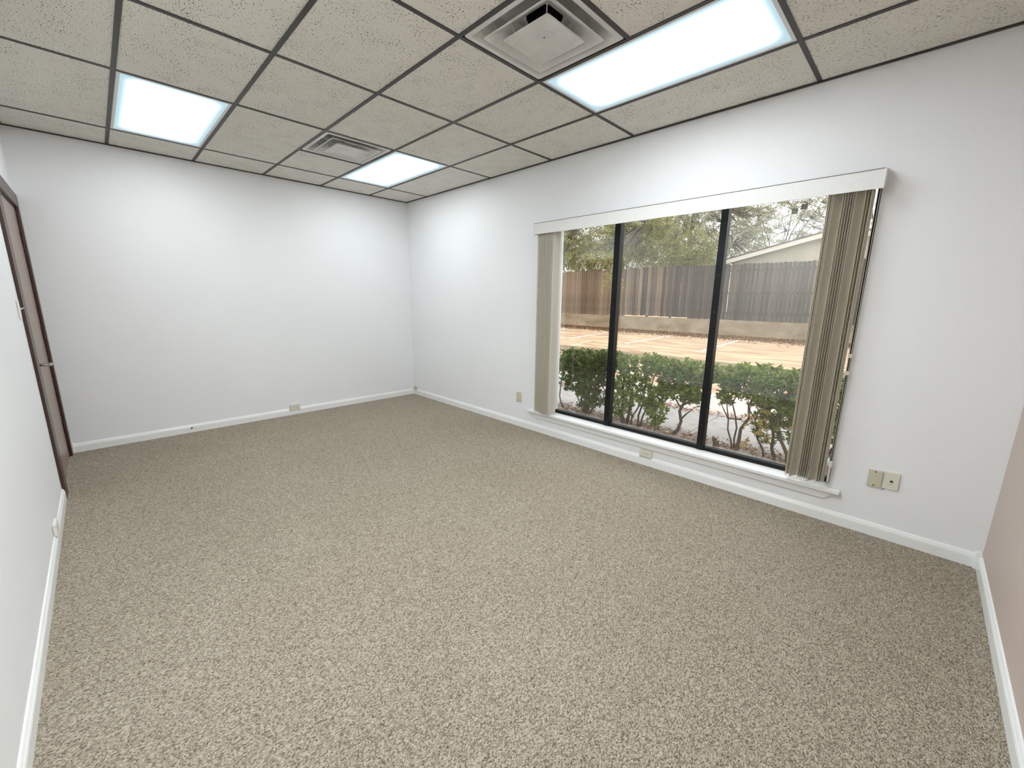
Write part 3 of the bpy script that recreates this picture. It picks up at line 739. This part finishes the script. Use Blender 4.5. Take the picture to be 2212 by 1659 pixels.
shrub('hedge_shrub', 4.45, Y0, [wig(4.10, Y0, 3.98, Y0, .42, .010, .005), wig(4.14, Y0, 4.22, Y0, .5, .020, .010), wig(4.12, Y0, 4.06, Y0, .5, .011, .006), [(4.15, Y0, .22, .009), (4.02, Y0, .20, .008), (3.93, Y0, .36, .004)],
       wig(4.50, Y0, 4.35, Y0, .5, .018, .008), wig(4.62, Y0-.05, 4.42, Y0, .45, .020, .008), wig(4.66, Y0, 4.55, Y0, .6, .02, .01), wig(4.72, Y0, 4.72, Y0, .5, .02, .01), wig(4.78, Y0, 4.95, Y0, .6, .018, .008), wig(4.8, Y0, 5.2, Y0, .55, .015, .008), wig(4.4, Y0, 4.25, Y0-.05, .35, .012, .006)],
      [(4.30, Y0, .70, .36, .26, .10, 210), (4.85, Y0, .70, .42, .26, .11, 240), (4.00, Y0, .58, .10, .16, .09, 40), (3.97, Y0, .44, .07, .1, .08, 24), (4.30, Y0, .52, .28, .2, .08, 90), (4.60, Y0, .45, .2, .18, .12, 70), (4.85, Y0, .40, .3, .2, .16, 120), (4.38, Y0, .18, .12, .12, .16, 30), (4.62, Y0+.1, .22, .22, .14, .16, 70), (4.9, Y0+.05, .20, .2, .15, .18, 70), (4.42, Y0+.1, .36, .2, .14, .12, 60), (5.3, Y0, .6, .3, .25, .2, 80)],
      'broad shrub with yellowed leaves behind the right-hand blind', 120, 'leaf', 0.048,
      [(4.30, Y0-.12, .26, .10, 26), (4.40, Y0-.12, .12, .07, 14), (4.22, Y0-.12, .02, .06, 10), (4.36, Y0-.1, .42, .07, 12), (4.66, Y0-.12, .28, .07, 10)], dens=1.2)
mb = MB(); mb.tube([(3.96, 1.28, GZ-0.01), (3.95, 1.28, GZ+.05), (3.93, 1.28, GZ+.10)], [.035, .026, .020], 9)
mb.tube([(3.95, 1.28, GZ+.03), (3.92, 1.27, GZ+.12)], [.014, .008], 6); mb.tube([(3.96, 1.28, GZ+.03), (3.98, 1.29, GZ+.08)], [.012, .007], 6)
tag(mb.build('tree_stump', 'bark', origin=(3.96, 1.28, GZ)), 'small jagged cut stump right of the second mullion', 'stump')

def litter(name, n, fx, fy, s0, s1, mat, label, ground=GZ):
    P = np.stack([fx(n), fy(n), np.full(n, ground)+0.004+rng.random(n)*0.012], 1)
    a = rng.random(n)*2*np.pi; D = unit(np.stack([np.cos(a), np.sin(a), rng.normal(0, .12, n)], 1)); N = unit(np.stack([rng.normal(0, .3, n), rng.normal(0, .3, n), np.ones(n)], 1))
    L = s0+(s1-s0)*rng.random(n); V_, F = leaf_mesh_arrays(P, D, N, L, L*0.5)
    me = fast_mesh(name, V_, F); me.materials.append(MT[mat]); o = bpy.data.objects.new(name, me); COL.objects.link(o)
    return tag(o, label, 'fallen leaves', None, 'stuff')
litter('leaf_litter', 1500, lambda n: rng.uniform(-1, 6, n), lambda n: rng.normal(2.68, 0.09, n), .025, .055, 'litter', 'reddish fallen leaves along the far edge of the grey sidewalk')
litter('leaf_litter', 1600, lambda n: rng.uniform(1.3, 5.6, n), lambda n: rng.normal(1.40, 0.12, n), .025, .05, 'litter', 'pale and red fallen leaves under the hedge')
litter('leaf_litter', 34000, lambda n: rng.uniform(-13, 5, n), lambda n: 17.12-np.abs(rng.normal(0, 0.9, n)), .05, .11, 'litter2', 'brown fallen leaves drifted against the low concrete wall')

# retaining wall and fence
FYY = 17.3
rw = empty('retaining_wall', (-3, FYY, GZ), 'low stained concrete wall below the wooden fence', 'wall')
B(-16, 9, FYY, FYY+0.3, GZ-0.1, 0.575).build('wall_body', 'retain', rw)
rb = MB()
for k in range(34):
    x = random.uniform(-11, 3.5); s = random.uniform(.05, .16); z = GZ+random.uniform(0.0, 0.28)*(1 if k % 2 else 0.15)
    rb.add([(x-s, FYY-0.001, z), (x-s*.3, FYY-0.03, z+s*.6), (x+s*.5, FYY-0.035, z+s*.5), (x+s, FYY-0.001, z+.02), (x+s*.4, FYY-0.03, z-0.0), (x, FYY-0.001, z+s*.9)],
           [(0, 4, 1), (1, 4, 2), (2, 4, 3), (0, 1, 5), (1, 2, 5), (2, 3, 5)])
rb.build('spalled_patches', 'retain', rw)['kind'] = 'stuff'
fence = empty('wooden_fence', (-3, FYY+0.14, 0.575), 'tall weathered dog-eared picket fence on the low concrete wall', 'fence')
def picket_mesh(h_, w_, mat):
    r = w_*0.5; pts = [(-w_/2, 0), (w_/2, 0), (w_/2, h_-0.03), (w_*0.33, h_-0.008), (w_*0.16, h_), (-w_*0.16, h_), (-w_*0.33, h_-0.008), (-w_/2, h_-0.03)]
    mb = MB(); mb.prism(pts, -0.009, 0.009, lambda p, a: (p[0], a, p[1]))
    me = mesh('picket', mb.v, mb.f); me.materials.append(MT[mat]); return me
PK = {(mt, w_): picket_mesh(2.50, w_, mt) for mt in ('picket', 'picket_new') for w_ in (0.148, 0.158)}
x = -15.5; i = 0
while x < 8.6:
    w_ = random.choice((0.148, 0.158)); gap = random.choice((0.002, 0.004, 0.008)) if x < -1.7 else random.choice((0.010, 0.013, 0.017, 0.021))
    mt = 'picket_new' if (x < -6.6 or (x < -4.2 and random.random() < 0.55)) else 'picket'
    o = bpy.data.objects.new('picket', PK[(mt, w_)]); COL.objects.link(o); o.parent = fence
    dh = random.uniform(-0.015, 0.015) + (0.05 if x < -3.1 and x > -6.5 else 0)
    o.location = Vector((x+w_/2, FYY+0.12+random.uniform(-.004, .004), 0.580+dh)) - fence.location
    o.rotation_euler = (0, random.uniform(-.003, .003), 0)
    x += w_+gap; i += 1
for z in (0.85, 1.75, 2.75): B(-15.5, 8.6, FYY+0.135, FYY+0.175, z, z+0.09).build('fence_rail', 'picket', fence)
for k in range(10): B(-15+k*2.44, -14.9+k*2.44, FYY+0.176, FYY+0.27, 0.576, 2.95).build('fence_post', 'picket', fence)

# gabled house behind the fence
hy = 20.0
hs = empty('house', (2.4, hy, 0), 'beige gabled house end rising behind the fence', 'house')
ex, ez, axx, az = -2.45, 3.42, 2.30, 4.56
sl = (az-ez)/(axx-ex); x2 = axx*2-ex
mb = MB(); mb.prism([(ex+0.5, GZ), (x2-0.5, GZ), (x2-0.5, ez+0.5*sl-0.12), (axx, az-0.12), (ex+0.5, ez+0.5*sl-0.12)], hy, hy+7, lambda p, a: (p[0], a, p[1])); mb.build('wall_body', 'siding', hs)
k = 0; x = ex+0.6
while x < x2-0.6:
    top = (az-0.14-sl*abs(x-axx)); B(x, x+0.018, hy-0.008, hy-0.0005, GZ, top).build('siding_batten', 'siding', hs); x += 0.41
for s in (-1, 1):
    e = ex if s < 0 else x2
    for nm, y0, y1, dz0, dz1, mt in (('fascia', hy-0.42, hy-0.38, -0.20, 0.0, 'fascia'), ('roof_slope', hy-0.44, hy+7.3, 0.001, 0.06, 'shingle'), ('soffit', hy-0.379, hy-0.001, -0.16, -0.13, 'fascia')):
        mb = MB(); mb.prism([(e, ez+dz0), (axx, az+dz0), (axx, az+dz1), (e, ez+dz1)], y0, y1, lambda p, a: (p[0], a, p[1])); mb.build(nm, mt, hs)

# trees beyond the fence
def tree(x, y, h_, rx, ry, rz, cz, n_cl, per, mat, label, droop=0.5, trunk_r=0.22, low=None, name='tree', group=None, leafL=0.13, sway=0.55):
    t = empty(name, (x, y, GZ), label, 'tree', group)
    wd = MB(); P, D, N, L = [], [], [], []
    fork = h_*0.32
    wd.tube([(x, y, GZ-0.05), (x+.1, y, fork*.5), (x-.05, y, fork)], [trunk_r, trunk_r*.8, trunk_r*.7], 9)
    limbs = []
    for k in range(8):
        a = 2*math.pi*k/8+random.uniform(-.3, .3); rr = random.uniform(.45, .85)
        e = Vector((x+math.cos(a)*rx*rr, y+math.sin(a)*ry*rr, cz+rz*random.uniform(-.25, .75)))
        s = Vector((x-.05, y, fork)); m1 = s.lerp(e, .4)+Vector((0, 0, .6)); m2 = s.lerp(e, .75)+Vector((random.uniform(-.3, .3), random.uniform(-.3, .3), .4))
        wd.tube([s, m1, m2, e], [trunk_r*.42, trunk_r*.3, trunk_r*.17, .02], 6); limbs += [m1, m2, e, m1.lerp(m2, .5), m2.lerp(e, .5)]
    cl = []
    for _ in range(n_cl):
        while True:
            q = [random.uniform(-1, 1) for _ in range(3)]; r = math.sqrt(sum(c*c for c in q))
            if 0.25 < r < 1: break
        cl.append(Vector((x+q[0]*rx, y+q[1]*ry, cz+q[2]*rz)))
    if low: cl += [Vector(c) for c in low]
    for c in cl:
        nd = min(limbs, key=lambda a: (a-c).length)
        mid = nd.lerp(c, .5)+Vector((random.uniform(-.15, .15), random.uniform(-.15, .15), .15))
        wd.tube([nd, mid, c], [.022, .015, .006], 4)
        for s in range(5):                                     # feathery sprays
            a = random.uniform(0, 6.28); d0 = Vector((math.cos(a), math.sin(a), random.uniform(-.3, .6))).normalized(); ln = random.uniform(.4, 1.0)*sway
            pts = []
            for i in range(per):
                tt = random.random(); p = c+d0*(ln*tt)+Vector((0, 0, -droop*tt*tt*ln)) + Vector((random.gauss(0, .05), random.gauss(0, .05), random.gauss(0, .05)))
                dl = (d0*.5+Vector((random.gauss(0, .6), random.gauss(0, .6), random.gauss(0, .5)-droop*tt)))
                P.append(p[:]); D.append(dl[:]); N.append((random.gauss(0, 1), random.gauss(0, 1), random.gauss(0, 1)+.5)); L.append(leafL*random.uniform(.5, 1.2))
    wd.build('trunk_and_branches', 'treebark', t)
    P, D, N, L = map(np.array, (P, D, N, L)); D = unit(D); N = unit(N)
    S = unit(np.cross(D, N)); Lc = L[:, None]
    V_ = np.stack([P, P+D*Lc*.5+S*Lc*.15, P+D*Lc, P+D*Lc*.5-S*Lc*.15], 1).reshape(-1, 3) - np.array(t.location)
    F = np.arange(len(P)*4).reshape(-1, 4)
    me = fast_mesh('foliage', V_, F); me.materials.append(MT[mat]); o = bpy.data.objects.new('foliage', me); COL.objects.link(o); o.parent = t; o['kind'] = 'stuff'
    return t
lowc = [(-6.7+random.uniform(-.45, .35), 16.3+random.uniform(-.3, .3), 2.9-random.random()*0.75) for _ in range(9)]
lowc += [(-7.6+random.uniform(-1.4, 1.2), 16.6+random.uniform(-.3, .4), 3.5+random.random()*0.5) for _ in range(22)]
lowd = [(-10.5+random.uniform(-4.5, 3.5), 18.4+random.uniform(0, 1.2), 3.0+random.random()*1.8) for _ in range(150)]
tree(-10.5, 20.5, 9, 5.4, 3.0, 3.4, 5.9, 1350, 11, 'treeleaf', 'dense olive tree at the left window pane, drooping over the fence', .9, low=lowc+lowd, leafL=.15, trunk_r=.08)
tree(-6.4, 26.5, 9, 4.8, 2.6, 3.7, 5.9, 850, 11, 'treeleaf2', 'tall airy grey-green tree behind the middle window pane', .5, leafL=.16, trunk_r=.09)
lowm = [(-3.9+random.uniform(-1.6, 1.2), 18.9+random.uniform(-.2, .5), 3.2+random.random()*0.9) for _ in range(60)]
tree(-4.9, 19.6, 6, 2.6, 1.2, 1.5, 4.1, 280, 9, 'treeleaf', 'leafy olive tree just above the fence in the middle pane', .8, low=lowm, leafL=.14, trunk_r=.08)
tree(-2.8, 32.0, 10, 4.2, 2.4, 3.8, 6.6, 480, 9, 'treeleaf2', 'pale limbed tree seen through both sides of the second mullion', .4, leafL=.16, trunk_r=.13)
tree(-0.3, 37.5, 7, 5.2, 2.4, 1.9, 4.9, 620, 10, 'treeleaf', 'yellow-green tree behind the house roof', .4, leafL=.18, trunk_r=.1)
tree(2.0, 43.0, 10, 6.0, 2.4, 3.8, 7.4, 170, 6, 'treeleaf2', 'sparse thin-twigged tree above the house at the right', .3, leafL=.15, trunk_r=.09)
